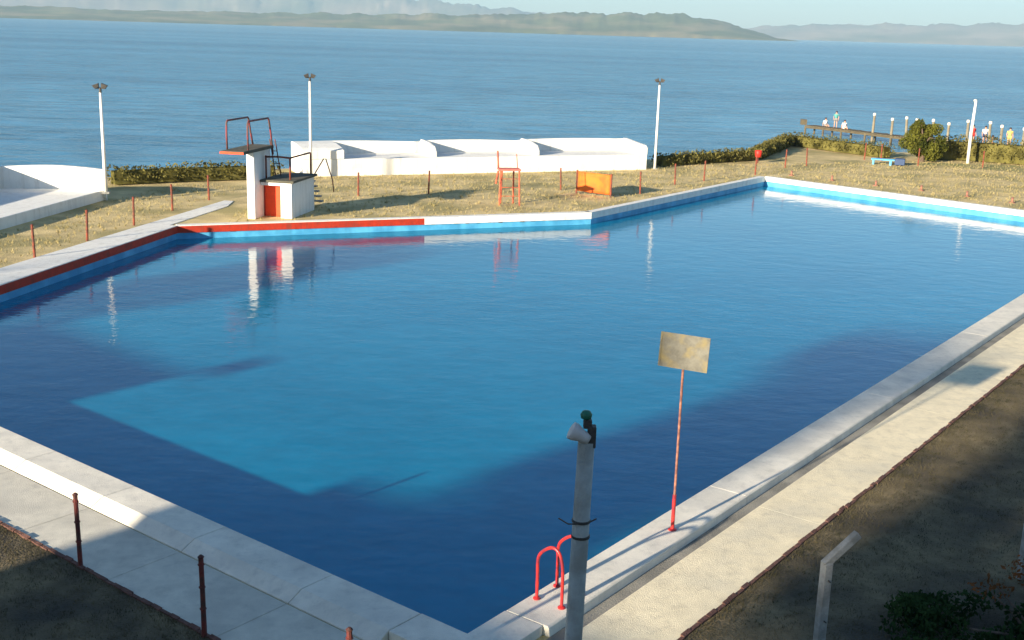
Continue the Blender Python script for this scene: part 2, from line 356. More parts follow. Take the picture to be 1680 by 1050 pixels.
# black overflow holes under the edge
for k in range(13):
    t = (redlen + .4 + k * .52) if k < 11 else 2.2 + (k - 11) * 2.6
    bm = bmesh.new(); T = Matrix.Translation((*(C_1 + dF12 * t), 0)) @ Matrix.Rotation(math.atan2(dF12.y, dF12.x), 4, 'Z')
    w = .07 + .05 * random.random()
    box(bm, -w, w, -.02, .058, -.262 - .03 * random.random(), -.20, T); link('drain_hole', bm, M['drain'], pool)
bm = bmesh.new(); pts = offset_poly([-.001] * 6); bm.faces.new([bm.verts.new((p.x, p.y, WZ)) for p in pts[::-1]]); props(link('pool_water', bm, M['water_pool']), kind='structure')

# brown edging between deck and grass, on both near decks
def edging(a, b, off, label, s0, s1):
    n = outn(a, b); d = (b - a).normalized(); bm = bmesh.new(); s = s0
    while s < s1:
        w = .16 + .08 * random.random(); j = random.uniform(-.012, .012)
        sweep(bm, a + d * s, a + d * (s + w), [(off + j, -.05), (off + j, .035 + random.uniform(-.012, .02)), (off + .06 + j, .03), (off + .06 + j, -.05)], n); s += w + .012
    props(link('brick_edging', bm, M['edging']), label, 'edging')
edging(C_N, C_L, 2.125, 'low crumbling brown edging along the left paved deck', -2, 21)
edging(C_4, C_N, 2.125, 'low crumbling brown edging between the right paved deck and the dark grass', 0, 50)

def catmull(P, n=6):
    P = [Vector(p) for p in P]; out = []
    for i in range(len(P) - 1):
        a, b, c, d = P[max(i - 1, 0)], P[i], P[i + 1], P[min(i + 2, len(P) - 1)]
        for k in range(n):
            t = k / n; out.append(.5 * ((2 * b) + (c - a) * t + (2 * a - 5 * b + 4 * c - d) * t * t + (3 * b - a - 3 * c + d) * t ** 3))
    out.append(P[-1]); return out
# ------------------------------------------------------------------ white walled terraces
def terrace_left():
    t = empty('white_terrace', (-18.6, 51.5, 0), 0, 'white painted walled terrace cut off by the left frame edge, its floor half in shadow', 'terrace')
    def P(x, y): return (x + 18.6, y - 51.5)
    bm = bmesh.new()   # platform
    prism(bm, [P(-18.55, 52.3), P(-23.3, 52.3), P(-25.4, 30), P(-21.55, 30)], -.1, .45); link('platform', bm, M['white'], t, bevel=.02)
    # north wall with a gently curving top
    bm = bmesh.new(); n = 14; A = []
    for i in range(n + 1):
        f = i / n; x = -23.2 + f * 4.75; y = 51.75 + .25 * sin(pi * f) ; h = 1.40 + .10 * sin(pi * f)
        A.append((x, y, h))
    for dy in (0, .25):
        pass
    rings = []
    for x, y, h in A:
        px, py = P(x, y); rings.append([bm.verts.new((px, py, .40)), bm.verts.new((px, py, h)), bm.verts.new((px, py + .26, h)), bm.verts.new((px, py + .26, -.1))])
    for i in range(n):
        for k in range(4): bm.faces.new((rings[i][k], rings[i][(k + 1) % 4], rings[i + 1][(k + 1) % 4], rings[i + 1][k]))
    bm.faces.new(rings[0][::-1]); bm.faces.new(rings[-1]); link('end_wall', bm, M['white'], t)
    bm = bmesh.new(); prism(bm, [P(-23.2, 51.74), P(-23.5, 51.74), P(-25.5, 30), P(-25.2, 30)], .452, 1.52); link('side_wall', bm, M['white'], t)
terrace_left()
def terrace_far():
    a = Vector((-11.45, 62.30)); b = Vector((7.9, 70.6)); d = (b - a).normalized(); ang = math.atan2(d.y, d.x); Lt = (b - a).length
    t = empty('white_terrace', (a.x, a.y, 0), ang, 'long white painted terrace of three walled bays along the shore', 'terrace')
    bm = bmesh.new(); box(bm, 0, Lt, 0, 3.0, -.1, .92); link('platform', bm, M['white'], t, bevel=.03)
    n = 60; bm = bmesh.new(); rings = []
    starts = [0, 7.6, 13.9, Lt]
    for i in range(n + 1):
        x = Lt * i / n
        for s0, s1 in zip(starts, starts[1:]):
            if s0 <= x <= s1 + .001: f = (x - s0) / (s1 - s0); break
        h = 1.60 + .06 * sin(pi * min(f * 1.1, 1)) - (.05 * f if s1 < Lt else 0)
        rings.append([bm.verts.new((x, 2.72, .925)), bm.verts.new((x, 2.72, h)), bm.verts.new((x, 2.98, h)), bm.verts.new((x, 2.98, .925))])
    for i in range(n):
        for k in range(4): bm.faces.new((rings[i][k], rings[i][(k + 1) % 4], rings[i + 1][(k + 1) % 4], rings[i + 1][k]))
    bm.faces.new(rings[0][::-1]); bm.faces.new(rings[-1]); link('back_wall', bm, M['white'], t)
    # end block whose top slopes forward, then two thin partitions
    def part(x0, x1, pr, nm):
        bm = bmesh.new(); r0 = [bm.verts.new((x0, y, z)) for y, z in pr]; r1 = [bm.verts.new((x1, y, z)) for y, z in pr]; m = len(pr)
        for i in range(m): bm.faces.new((r0[i], r0[(i + 1) % m], r1[(i + 1) % m], r1[i]))
        bm.faces.new(r0[::-1]); bm.faces.new(r1); link(nm, bm, M['white'], t, bevel=.02)
    part(-.03, 2.25, [(.0 - .02, .925), (2.715, .925), (2.715, 1.64), (1.6, 1.62), (.35, 1.5), (-.02, 1.38)], 'end_block')
    part(7.5, 7.68, [(.3, .925), (2.715, .925), (2.715, 1.68), (1.5, 1.64), (.6, 1.48), (.3, 1.2)], 'partition')
    part(13.85, 14.03, [(.3, .925), (2.715, .925), (2.715, 1.69), (1.5, 1.65), (.6, 1.49), (.3, 1.2)], 'partition')
    part(Lt - .25, Lt + .02, [(.0, .925), (2.715, .925), (2.715, 1.66), (0.2, 1.45), (0, 1.3)], 'end_wall')
terrace_far()

# ------------------------------------------------------------------ lamp posts
def lamp_post(loc, h, label, rz=0, heads=2):
    t = empty('lamp_post', loc, rz, label, 'lamp post', 'white lamp posts along the shore')
    bm = bmesh.new(); tube(bm, [(0, 0, -.05), (0, 0, h * .5), (0, 0, h - .35)], [.085, .07, .055], 12); link('pole', bm, M['polewhite'], t, smooth=True)
    bm = bmesh.new(); box(bm, -.16, .16, -.16, .16, -.02, .06); link('base_plate', bm, M['concrete'], t)
    bm = bmesh.new(); tube(bm, [(0, 0, h - .36), (0, 0, h - .16)], [.06, .05], 10); box(bm, -.24, .24, -.025, .025, h - .2, h - .14); link('crossarm', bm, M['darkmetal'], t)
    for s in (-1, 1):
        bm = bmesh.new()
        T = Matrix.Translation((s * .17, 0, h - .07)) @ Matrix.Rotation(R(22 * s), 4, 'Y')
        # floodlight: tapered housing, wide mouth
        v = [T @ Vector(p) for p in ((-.09, -.10, -.10), (.09, -.10, -.10), (.09, .10, -.10), (-.09, .10, -.10), (-.14, -.13, .07), (.14, -.13, .07), (.14, .13, .07), (-.14, .13, .07))]
        vv = [bm.verts.new(p) for p in v]
        for f in ((3, 2, 1, 0), (4, 5, 6, 7), (0, 1, 5, 4), (1, 2, 6, 5), (2, 3, 7, 6), (3, 0, 4, 7)): bm.faces.new([vv[i] for i in f])
        link('floodlight', bm, M['darkmetal'], t, bevel=.01)
    return t
lamp_post((-18.25, 51.3, .44), 4.75, 'white lamp post rising from the corner of the left terrace', R(10))
lamp_post((-10.95, 61.75, 0), 5.45, 'white lamp post in front of the left end of the long white terrace', R(12))
lamp_post((8.45, 71.0, 0), 5.4, 'white lamp post beside the right end of the long white terrace', R(-5))
t = empty('tall_white_post', (31.0, 80.1, 0), 0, 'bare tall white post standing before the hedge right of the bushy tree', 'post')
bm = bmesh.new(); tube(bm, [(0, 0, -.05), (-.02, 0, 2), (.05, 0, 4.2)], [.11, .10, .08], 10); link('shaft', bm, M['polewhite'], t, smooth=True)
bm = bmesh.new(); lathe(bm, [(.09, 4.19), (.12, 4.22), (.12, 4.28), (.05, 4.34)], 10); link('cap', bm, M['pilecap'], t)

# near post with its lamp, white paint greyed for the shade
t = empty('lamp_post', (.55, 8.35, 0), 0, 'near metal lamp post greyed for shade with green cap in front of the red ladder', 'lamp post')
bm = bmesh.new(); tube(bm, [(-.03, 0, -.05), (.0, 0, 2.5), (.045, 0, 4.97)], [.085, .073, .064], 20); link('pole', bm, M['poleshade'], t, smooth=True)
bm = bmesh.new()
for z in (4.18, 4.31): lathe(bm, [(.066, z), (.074, z + .004), (.074, z + .02), (.066, z + .024)], 20, Matrix.Translation((.033, 0, 0)))
tube(bm, [(-.14, .02, 4.325), (-.07, -.06, 4.315), (.07, -.06, 4.32), (.15, .02, 4.33)], .006, 6)
link('wire_band', bm, M['darkmetal'], t)
bm = bmesh.new(); T = Matrix.Translation((.0, -.03, 5.03)) @ Matrix.Rotation(R(-62), 4, 'Y')
lathe(bm, [(.035, -.07), (.045, -.04), (.05, .0), (.068, .05), (.07, .085), (.06, .09)], 18, T); link('lamp_head', bm, M['lampgrey'], t, smooth=True)
bm = bmesh.new(); box(bm, .05, .115, -.04, .04, 4.93, 5.10); box(bm, .015, .08, -.03, .03, 5.08, 5.15); link('bracket', bm, M['darkmetal'], t, bevel=.008)
bm = bmesh.new(); lathe(bm, [(.02, 5.12), (.022, 5.155), (.04, 5.16), (.046, 5.19), (.03, 5.215), (.01, 5.22)], 14, Matrix.Translation((.035, 0, 0))); link('cap', bm, M['green'], t, smooth=True)

# ------------------------------------------------------------------ fence posts
def post_proto(h, m, r=.042):
    t = empty('fence_post', (0, 0, 0))
    bm = bmesh.new(); tube(bm, [(0, 0, -.1), (0.003, 0, h * .5), (0, 0, h)], [r * 1.1, r, r], 8)
    for z in (h * .35, h * .62, h * .9): lathe(bm, [(r * 1.0, z), (r * 1.35, z + .006), (r * 1.35, z + .02), (r, z + .026)], 8)
    link('shaft', bm, m, t)
    bm = bmesh.new(); lathe(bm, [(r * 1.2, h - .005), (r * 1.3, h + .01), (r * .5, h + .035)], 8); link('cap', bm, m, t)
    return t
far_posts = [
    (-16.32, 38.68, 'red-brown fence post nearest the left frame edge, below the left terrace'),
    (-15.76, 42.07, 'second red-brown fence post from the left frame edge'),
    (-15.18, 45.61, 'third red-brown fence post from the left frame edge'),
    (-14.79, 49.54, 'fourth red-brown fence post from the left, beside the white path near its far end'),
    (-14.12, 53.01, 'red-brown fence post at the tip of the white path left of the diving tower'),
    (-7.59, 55.61, 'red-brown fence post nearest the diving tower on its right side'),
    (-4.32, 57.18, 'red-brown fence post halfway between diving tower and lifeguard chair'),
    (2.33, 60.0, 'red-brown fence post between the lifeguard chair and the orange panel'),
    (6.4, 59.5, 'red-brown fence post just right of the orange panel'),
    (8.73, 63.67, 'red-brown fence post second to the right of the orange panel'),
    (10.65, 65.71, 'red-brown fence post third to the right of the orange panel'),
    (14.3, 69.5, 'red-brown fence post at the far corner of the pool below the red bin'),
    (17.08, 73.97, 'leaning dark fence post first to the right of the red bin'),
    (18.79, 75.44, 'dark fence post second to the right of the red bin, on dry grass'),
    (24.01, 80.51, 'reddish post against the hedge left of the bushy tree'),
    (25.0, 80.01, 'reddish post against the hedge right behind the light blue bench'),
    (26.75, 77.6, 'reddish post at the foot of the bushy tree'),
    (30.9, 77.2, 'reddish post just right of the tall bare white post')]
pf = post_proto(1.12, M['red']); pf_used = False
for i, (x, y, lab) in enumerate(far_posts):
    o = pf if i == 0 else copy_tree(pf)
    o.location = (x, y, 0); o.rotation_euler = (R(random.uniform(-2, 2)), R(random.uniform(-2.5, 2.5)), random.random() * 3)
    props(o, lab, 'fence post', 'fence posts around the pool')
pn = post_proto(1.16, M['maroon'], .034)
for i, (x, y, lab) in enumerate([(-6.36, 15.91, 'dark maroon fence post on the left deck edge, where sun meets shade'),
                                 (-3.99, 13.98, 'dark maroon fence post on the shaded edge of the left deck'),
                                 (-1.78, 12.2, 'dark maroon fence post of which only the tip shows at the bottom frame edge')]):
    o = pn if i == 0 else copy_tree(pn); o.location = (x, y, 0); o.rotation_euler = (0, R(random.uniform(-.8, .8)), random.random() * 3)
    props(o, lab, 'fence post', 'fence posts around the pool')
# low red stubs behind the far right edge of the pool
st = empty('low_bollard', (0, 0, 0)); bm = bmesh.new(); tube(bm, [(0, 0, -.05), (0, 0, .30)], .06, 10); link('shaft', bm, M['fadedpink'], st)
bm = bmesh.new(); lathe(bm, [(.16, -.01), (.16, .05), (.08, .06)], 10); link('foot', bm, M['fadedpink'], st)
names = ['nearest the far corner of the pool', 'second from the far corner of the pool', 'third from the far corner of the pool', 'fourth from the far corner of the pool', 'second from the right frame edge', 'nearest the right frame edge']
for i, ((x, y), nm) in enumerate(zip([(16.16, 69.31), (18.09, 67.4), (20.09, 65.5), (22.13, 63.9), (23.92, 61.9), (25.53, 59.9)], names)):
    o = st if i == 0 else copy_tree(st); o.location = (x + .35, y + .35, 0); props(o, 'short faded red bollard, ' + nm, 'bollard', 'low bollards behind the far pool edge')

# ------------------------------------------------------------------ diving tower
def diving_tower():
    ax = math.atan2(dFL.y, dFL.x)            # board axis; local +y along the board away from the viewer
    t = empty('diving_tower', (-11.2, 48.05, 0), ax - pi / 2, 'white concrete diving tower with a dark top platform, red rails and a red door', 'diving tower')
    bm = bmesh.new(); pr = [(0, 0), (0, 2.86), (1.75, 2.86), (1.75, 1.4), (1.6, 0)]   # (y, z): slab wall under the platform
    r0 = [bm.verts.new((0, y, z)) for y, z in pr]; r1 = [bm.verts.new((.34, y, z)) for y, z in pr]
    for i in range(5): bm.faces.new((r0[i], r0[(i + 1) % 5], r1[(i + 1) % 5], r1[i]))
    bm.faces.new(r0[::-1]); bm.faces.new(r1); link('tower_wall', bm, M['white'], t, bevel=.02)
    bm = bmesh.new(); box(bm, -.33, .67, -1.75, 1.35, 2.865, 2.99); link('top_platform', bm, M['darkslab'], t, bevel=.015)
    bm = bmesh.new(); box(bm, -.34, .68, -1.79, -1.752, 2.87, 2.96); link('platform_lip', bm, M['doorred'], t, bevel=.01)
    def rail(name, pts, m=M['red'], r=.04, parent=t):
        bm = bmesh.new(); tube(bm, pts, r, 8); return link(name, bm, m, parent, smooth=True)
    rm = mat('rail_rusty_paint', (.25, .045, .05), .6, .4, 6, .2, 40, second=(.10, .06, .05), spots=5)
    for x in (-.28, .62):
        y0, y1 = -1.2, 1.0
        rail('rail', [(x, y0, 3.0), (x, y0 - .02, 3.6), (x, y0, 4.05), (x, y0 + .1, 4.14), (x, y1 - .1, 4.14), (x, y1, 4.05), (x + .03, y1 + .1, 3.5), (x + .05, y1 + .25, 3.0 if x < 0 else 2.6)], rm)
        rail('rail', [(x, y0 + .02, 3.55), (x, y0 + .02, 3.56)], rm, .02)
    # lower block with the red doorway
    bm = bmesh.new()
    box(bm, .345, 1.72, 1.02, 3.3, 0, 1.5); box(bm, 1.22, 1.72, .62, 1.018, 0, 1.5); box(bm, .345, 1.218, .62, 1.018, 1.36, 1.5)
    link('lower_block', bm, M['white'], t, bevel=.015)
    bm = bmesh.new(); box(bm, .36, 1.21, .94, 1.015, .02, 1.35); d = link('door', bm, M['doorred'], t)
    bm = bmesh.new(); box(bm, .362, .42, .925, .939, .02, 1.34); link('door_frame', bm, M['redband'], d)
    bm = bmesh.new(); box(bm, 1.15, 1.205, .925, .939, .02, 1.34); link('door_frame', bm, M['redband'], d)
    bm = bmesh.new(); box(bm, 1.08, 1.13, .90, .938, .72, .86); link('handle', bm, M['darkmetal'], d)
    bm = bmesh.new(); box(bm, .345, 1.85, .52, 3.4, 1.505, 1.60); link('lower_platform', bm, M['darkslab'], t, bevel=.015)
    for x in (.45, 1.55):
        rail('rail', [(x, 3.35, 1.6), (x, 3.35, 2.45), (x, 3.3, 2.52), (x, 1.0, 2.52), (x, .92, 2.45), (x, .92, 1.6)] if x > 1 else [(x, 1.0, 1.6), (x, 1.0, 2.52), (x, .98, 2.56)], M['red'])
    rail('rail', [(.45, .95, 2.52), (1.0, .93, 2.55), (1.55, .92, 2.52)], M['red'])
    rail('rail', [(1.72, 3.3, 1.55), (2.08, 3.55, 2.25), (2.16, 3.62, 2.25), (2.36, 3.9, 1.3), (2.4, 3.95, .75)], rm, .026)
    for k in range(5):
        bm = bmesh.new(); box(bm, 1.0, 1.66, 3.42 + k * .26, 3.66 + k * .26, 1.22 - k * .26, 1.28 - k * .26); link('stair_tread', bm, M['concrete'], t)
    # ladder from lower to upper platform
    for x in (.40, .64):
        rail('ladder_rail', [(x, 2.15, 1.6), (x, 1.7, 2.9), (x, 1.55, 3.2)], rm, .025)
    for k in range(4):
        z = 1.85 + k * .28; y = 2.15 - .45 * (z - 1.6) / 1.3; rail('rung', [(.40, y, z), (.64, y, z)], rm, .018)
diving_tower()

# ------------------------------------------------------------------ lifeguard chair
def lifeguard():
    ang = math.atan2(dF12.y, dF12.x)
    t = empty('lifeguard_chair', (-.35, 54.35, 0), ang - R(12), 'tall red metal lifeguard chair on the grass at the far pool edge', 'lifeguard chair')
    lm = mat('orange_red_rusty_paint', (.60, .13, .06), .6, .3, 8, .2, 50, second=(.28, .07, .04), spots=5)
    for x, y in ((-.48, -.4), (.48, -.4), (-.30, .4), (.30, .4)):
        bm = bmesh.new(); top = (x * .92, y * .7, 1.62); tube(bm, [(x, y, -.03), top], .042, 8); link('leg', bm, lm, t)
    bm = bmesh.new(); box(bm, -.52, .52, -.36, .34, 1.62, 1.70); link('seat', bm, mat('seat_pinkish_red', (.62, .16, .12), .7, .15, 5), t, bevel=.01)
    bm = bmesh.new(); tube(bm, [(-.46, .3, 1.7), (-.5, .36, 2.5)], .042, 8); link('back_post', bm, lm, t)
    bm = bmesh.new(); tube(bm, [(.46, .3, 1.7), (.40, .34, 2.35)], .022, 8); link('back_post', bm, lm, t)
    for z in (.45, .85, 1.25):
        bm = bmesh.new(); s = 1 - .08 * z / 1.6; tube(bm, [(-.48 * s, -.4 + .12 * z / 1.6, z), (.48 * s, -.4 + .12 * z / 1.6, z)], .015, 6); link('rung', bm, lm, t)
    bm = bmesh.new(); tube(bm, [(-.47, -.38, .3), (-.30, .36, 1.3)], .022, 6); tube(bm, [(-.62, -.1, 1.0), (-.52, -.1, 1.6)], .05, 6); link('side_brace', bm, lm, t)
lifeguard()

# ------------------------------------------------------------------ orange panel
a = Vector((3.1, 59.1)); b = Vector((4.75, 57.75)); d = b - a; ang = math.atan2(d.y, d.x); Lp = d.length
t = empty('orange_panel', (a.x, a.y, 0), ang, 'orange canvas panel stretched between two short posts near the pool edge', 'panel')
bm = bmesh.new(); n = 10
for i in range(n):
    for j in range(6):
        pass
g_ = [[bm.verts.new((.05 + (Lp - .1) * i / n, .03 * sin(i * 1.1 + j * .4), .12 + 1.0 * j / 6)) for j in range(7)] for i in range(n + 1)]
for i in range(n):
    for j in range(6): bm.faces.new((g_[i][j], g_[i + 1][j], g_[i + 1][j + 1], g_[i][j + 1]))
o = link('canvas', bm, M['orange'], t, smooth=True); sd = o.modifiers.new('solid', 'SOLIDIFY'); sd.thickness = .02
for x in (0, Lp):
    bm = bmesh.new(); tube(bm, [(x, 0, -.05), (x, 0, 1.18)], .045, 8); link('post', bm, M['red'], t)

# red bin on a post
t = empty('litter_bin', (15.75, 76.05, 0), 0, 'small bright red litter bin on a post before the shaded hedge', 'litter bin')
bm = bmesh.new(); tube(bm, [(0, .02, -.05), (0, .02, .80)], .04, 8); link('post', bm, M['maroon'], t)
bm = bmesh.new(); lathe(bm, [(.14, .40), (.20, .44), (.24, .82), (.21, .84), (.19, .8)], 14); link('drum', bm, mat('bin_red', (.62, .03, .02), .5, .1, 5), t, smooth=True)

# light blue bench
t = empty('bench', (24.6, 77.6, 0), R(-20), 'low light blue bench, shaded end painted dark blue, on the grass by the bushy tree', 'bench')
bm = bmesh.new(); box(bm, -.95, .55, -.32, .32, .30, .38); link('seat', bm, M['bluepaint'], t, bevel=.02)
bm = bmesh.new(); box(bm, .56, 1.2, -.38, .36, .05, .46); link('end_box', bm, M['navy'], t, bevel=.03)  # dark box stands for the bench's shaded side
for x in (-.8, .3):
    bm = bmesh.new(); box(bm, x - .06, x + .06, -.28, .28, 0, .30); link('leg', bm, M['bluepaint'], t)

# ------------------------------------------------------------------ pool ladder (two red hoops)
t = empty('pool_ladder', (.47, 15.05, .15), math.atan2(dB.y, dB.x), 'bright red tubular pool ladder handrails on the raised edge behind the near lamp post', 'pool ladder')
for k, yy in enumerate((.0, .50)):
    bm = bmesh.new()    # hoop across the coping: local -y is outward
    tube(bm, [Vector(p) for p in catmull([(yy, .0, 0), (yy, .0, .35), (yy, .0, .62), (yy, -.08, .76), (yy, -.24, .86), (yy, -.36, .80), (yy, -.42, .6), (yy, -.43, .3), (yy, -.43, 0)], 5)], .024, 10)
    link('handrail', bm, M['ladderred'], t, smooth=True)
    for y in (0, -.43):
        bm = bmesh.new(); lathe(bm, [(.055, 0), (.055, .02), (.03, .035)], 12, Matrix.Translation((yy, y, 0))); link('base_flange', bm, M['ladderred'], t)
for k in range(2):
    z = -.62 - k * .25
bm = bmesh.new(); tube(bm, [(0, .07, -.9), (0, .07, -.2), (0, .02, .02)], .022, 8); tube(bm, [(.5, .07, -.9), (.5, .07, -.2), (.5, .02, .02)], .022, 8); link('stile', bm, M['ladderred'], t)
bm = bmesh.new(); tube(bm, [(0, .07, -.62), (.5, .07, -.62)], .02, 8); link('rung', bm, M['ladderred'], t)
for o in t.children: pass

# ------------------------------------------------------------------ board on a pole
t = empty('signboard', (2.72, 17.55, .15), 0, 'blank weathered yellowish grey board on a thin red pole at the right pool edge', 'signboard')
bm = bmesh.new(); tube(bm, [(0, 0, 0), (0, 0, .62)], .032, 10); lathe(bm, [(.07, 0), (.07, .02), (.03, .03)], 10); link('lower_pole', bm, M['ladderred'], t)
bm = bmesh.new(); tube(bm, [(0, 0, .6), (.0, 0, 1.7), (0, 0, 2.85)], .021, 10); link('upper_pole', bm, M['fadedpink'], t)
T = Matrix.Translation((0, 0, 3.02)) @ Matrix.Rotation(R(-27), 4, 'Z') @ Matrix.Rotation(R(-8), 4, 'X')
bm = bmesh.new(); box(bm, -.40, .40, -.012, .012, -.27, .27, T); link('board', bm, M['sign'], t, bevel=.004)
bm = bmesh.new()
for z0, z1 in ((-.275, -.245), (.245, .275)): box(bm, -.405, .405, -.02, -.0125, z0, z1, T)
for x0, x1 in ((-.405, -.375), (.375, .405)): box(bm, x0, x1, -.0195, -.0125, -.244, .244, T)
link('frame', bm, M['sign'], t)

# ------------------------------------------------------------------ concrete fence posts at the lower right
def cpost(loc, rz, h, label):
    t = empty('concrete_post', loc, rz, label, 'post', 'kinked concrete posts')
    bm = bmesh.new(); pr = [(0, -.05), (0, h)]
    w = .055
    box(bm, -w, w, -w, w, -.05, h); link('shaft', bm, M['concrete'], t, bevel=.012)
    bm = bmesh.new(); T = Matrix.Translation((0, 0, h + .0)) @ Matrix.Rotation(R(52), 4, 'Y'); box(bm, -.05, .042, -w * .8, w * .8, -.05, .50, T); link('bent_arm', bm, M['concrete'], t, bevel=.012)
    for z in (h * .4, h * .65, h * .9):
        bm = bmesh.new(); lathe(bm, [(.008, -.10), (.008, .10)], 6, Matrix.Translation((0, 0, z)) @ Matrix.Rotation(R(90), 4, 'X')); link('wire_pin', bm, M['darkmetal'], t)
cpost((3.76, 12.45, 0), R(20), 2.08, 'grey concrete post with a bent top standing alone in the shaded grass')
cpost((7.98, 16.45, 0), R(15), .95, 'short grey concrete post at the right frame edge behind the dark bush')

# ------------------------------------------------------------------ plants
def hedge(pts, h, w, m, label, dens=260, size=.17, group='hedges along the shore', seed=1):
    random.seed(seed); pts = [Vector(p) for p in pts]; c = []; L_ = 0
    for a, b in zip(pts, pts[1:]):
        n = max(2, int((b - a).length / .45)); L_ += (b - a).length
        for i in range(n):
            p = a.lerp(b, (i + random.random() * .8) / n); hh = h * random.uniform(.86, 1.1)
            c.append(((p.x + random.uniform(-.12, .12), p.y + random.uniform(-.12, .12), hh * .52), (w * .62, w * .62, hh * .5)))
    t = empty('hedge', (pts[0].x, pts[0].y, 0), 0, label, 'hedge', group)
    bm = leaves_bm([((x[0] - pts[0].x, x[1] - pts[0].y, x[2]), r) for x, r in c], int(dens * L_), size); link('foliage', bm, m, t)
    # dark woody core so that the hedge is dense
    bm = bmesh.new()
    for a, b in zip(pts, pts[1:]):
        n = (b - a).normalized(); q = Vector((-n.y, n.x)) * w * .3
        prism(bm, [tuple(a - q - pts[0]), tuple(b - q - pts[0]), tuple(b + q - pts[0]), tuple(a + q - pts[0])], .05, h * .72)
    link('twig_core', bm, M['leaf_hedge'], t)
hedge([(-19.9, 57.0), (-17.3, 58.8), (-12.9, 61.2)], .95, 1.1, M['leaf_hedge'], 'low clipped hedge between the left terrace and the diving tower', seed=2)
hedge([(8.9, 72.6), (12.2, 75.2), (15.9, 78.0)], .85, 1.1, M['leaf_hedge'], 'low clipped hedge running right from the long white terrace', seed=3)
hedge([(16.2, 78.6), (18.6, 84.2), (20.9, 89.8)], 1.0, 1.1, M['leaf_hedge'], 'short hedge receding towards the lake behind the red bin, its near face in shade', seed=4)
hedge([(21.3, 89.6), (23.6, 85.4), (26.0, 82.0)], 1.05, 1.2, M['leaf_hedge'], 'hedge coming forward from the point to the bushy tree', seed=5)
hedge([(28.5, 82.2), (31.5, 82.4), (35.5, 80.0), (41, 76)], 1.75, 1.8, M['leaf_hedge'], 'taller hedge right of the bushy tree running out of the picture', dens=420, seed=6)
# bushy tree
random.seed(11)
t = empty('bushy_tree', (27.9, 80.3, 0), 0, 'round bushy olive green tree standing between the hedges by the lake', 'tree')
cl = []
for k in range(26):
    a = random.random() * 6.28; r = 1.35 * random.random() ** .6; z = random.uniform(.55, 2.6); r *= (1.15 - .25 * abs(z - 1.2))
    cl.append(((r * cos(a), r * sin(a), z), (random.uniform(.35, .6),) * 2 + (random.uniform(.3, .5),)))
cl += [((-.5, 0, 2.9), (.4, .4, .45)), ((.75, 0, .8), (.8, .8, .7)), ((-.9, .2, 1.9), (.35, .35, .6))]
link('crown', leaves_bm([((a[0]*.84,a[1]*.84,a[2]*.88),(q[0]*.9,q[1]*.9,q[2]*.9)) for a,q in cl], 9000, .17), M['leaf_tree'], t)
bm = bmesh.new(); tube(bm, [(0, 0, -.1), (.05, 0, .7), (-.05, .05, 1.5), (-.3, 0, 2.6)], [.16, .12, .08, .03], 8)
for a in range(6): tube(bm, [(0, 0, .5 + a * .12), (cos(a) * .6, sin(a) * .6, 1.2 + a * .1), (cos(a) * 1.1, sin(a) * 1.1, 1.7)], [.07, .04, .015], 6)
link('trunk', bm, M['bark'], t)
# green verge strip before the tall hedge
bm = bmesh.new(); f = [(26.2, 78.6), (28.8, 79.9), (34, 79.4), (44, 74.5), (60, 66), (60, 60), (44, 68.5), (34, 74.2), (30, 76.6)]
bm.faces.new([bm.verts.new((x, y, .006)) for x, y in f]); props(link('verge', bm, M['verge']), kind='structure')
# dark bush in the lower right corner
random.seed(21)
t = empty('bush', (7.4, 14.4, 0), 0, 'dark leafy bush with russet leaf tips in the lower right corner', 'bush')
cl = [((random.uniform(-1.9, 1.6), random.uniform(-1.5, .9), random.uniform(.06, .28)), (random.uniform(.25, .5),) * 2 + (random.uniform(.10, .2),)) for _ in range(60)]
cl += [((.7, .9, .5), (.5, .4, .3)), ((1.2, 1.2, .6), (.5, .4, .35))]
fb = leaves_bm(cl, 12000, .085); tb = leaves_bm([((.35, 1.3, .5), (.4, .25, .25)), ((.8, 1.5, .7), (.35, .25, .25)), ((1.2, 1.55, .8), (.3, .25, .25)), ((-.4, .9, .4), (.35, .2, .15))], 500, .08)
for f in tb.faces: fb.faces.new([fb.verts.new(v.co) for v in f.verts]).material_index = 1
tb.free(); link('foliage', fb, [M['leaf_dark'], M['leaf_red']], t)
bm = bmesh.new()
for k in range(14):
    a = random.random() * 6.28; tube(bm, [(0, 0, -.05), (cos(a) * .6, sin(a) * .5, .25), (cos(a) * 1.2, sin(a) * 1.0, .4)], [.03, .02, .01], 5)
link('stems', bm, M['bark'], t)

# grass tufts (stuff)
def tufts(name, region, n, h, m, seed, label=None):
    random.seed(seed); bm = bmesh.new(); k = 0
    while k < n:
        x, y = region(); k += 1
        for _ in range(4):
            a = random.random() * 6.28; hh = h * random.uniform(.5, 1.2); dx, dy = cos(a), sin(a); w = hh * .16
            bx, by = x + random.uniform(-.05, .05), y + random.uniform(-.05, .05)
            v = [bm.verts.new(p) for p in ((bx - dy * w, by + dx * w, -.01), (bx + dy * w, by - dx * w, -.01), (bx + dx * hh * .5, by + dy * hh * .5, hh))]
            bm.faces.new(v)
    props(link(name, bm, m), kind='stuff')
nR = outn(C_4, C_N)
def reg_right():
    s = random.uniform(-1, 20); off = 2.2 + 9 * random.random() ** 1.6; p = C_N + dB * s + nR * off; return p.x, p.y
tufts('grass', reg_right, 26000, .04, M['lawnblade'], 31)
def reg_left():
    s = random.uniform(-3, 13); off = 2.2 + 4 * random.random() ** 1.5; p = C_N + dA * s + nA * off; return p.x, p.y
tufts('grass', reg_left, 12000, .04, M['lawnblade'], 32)
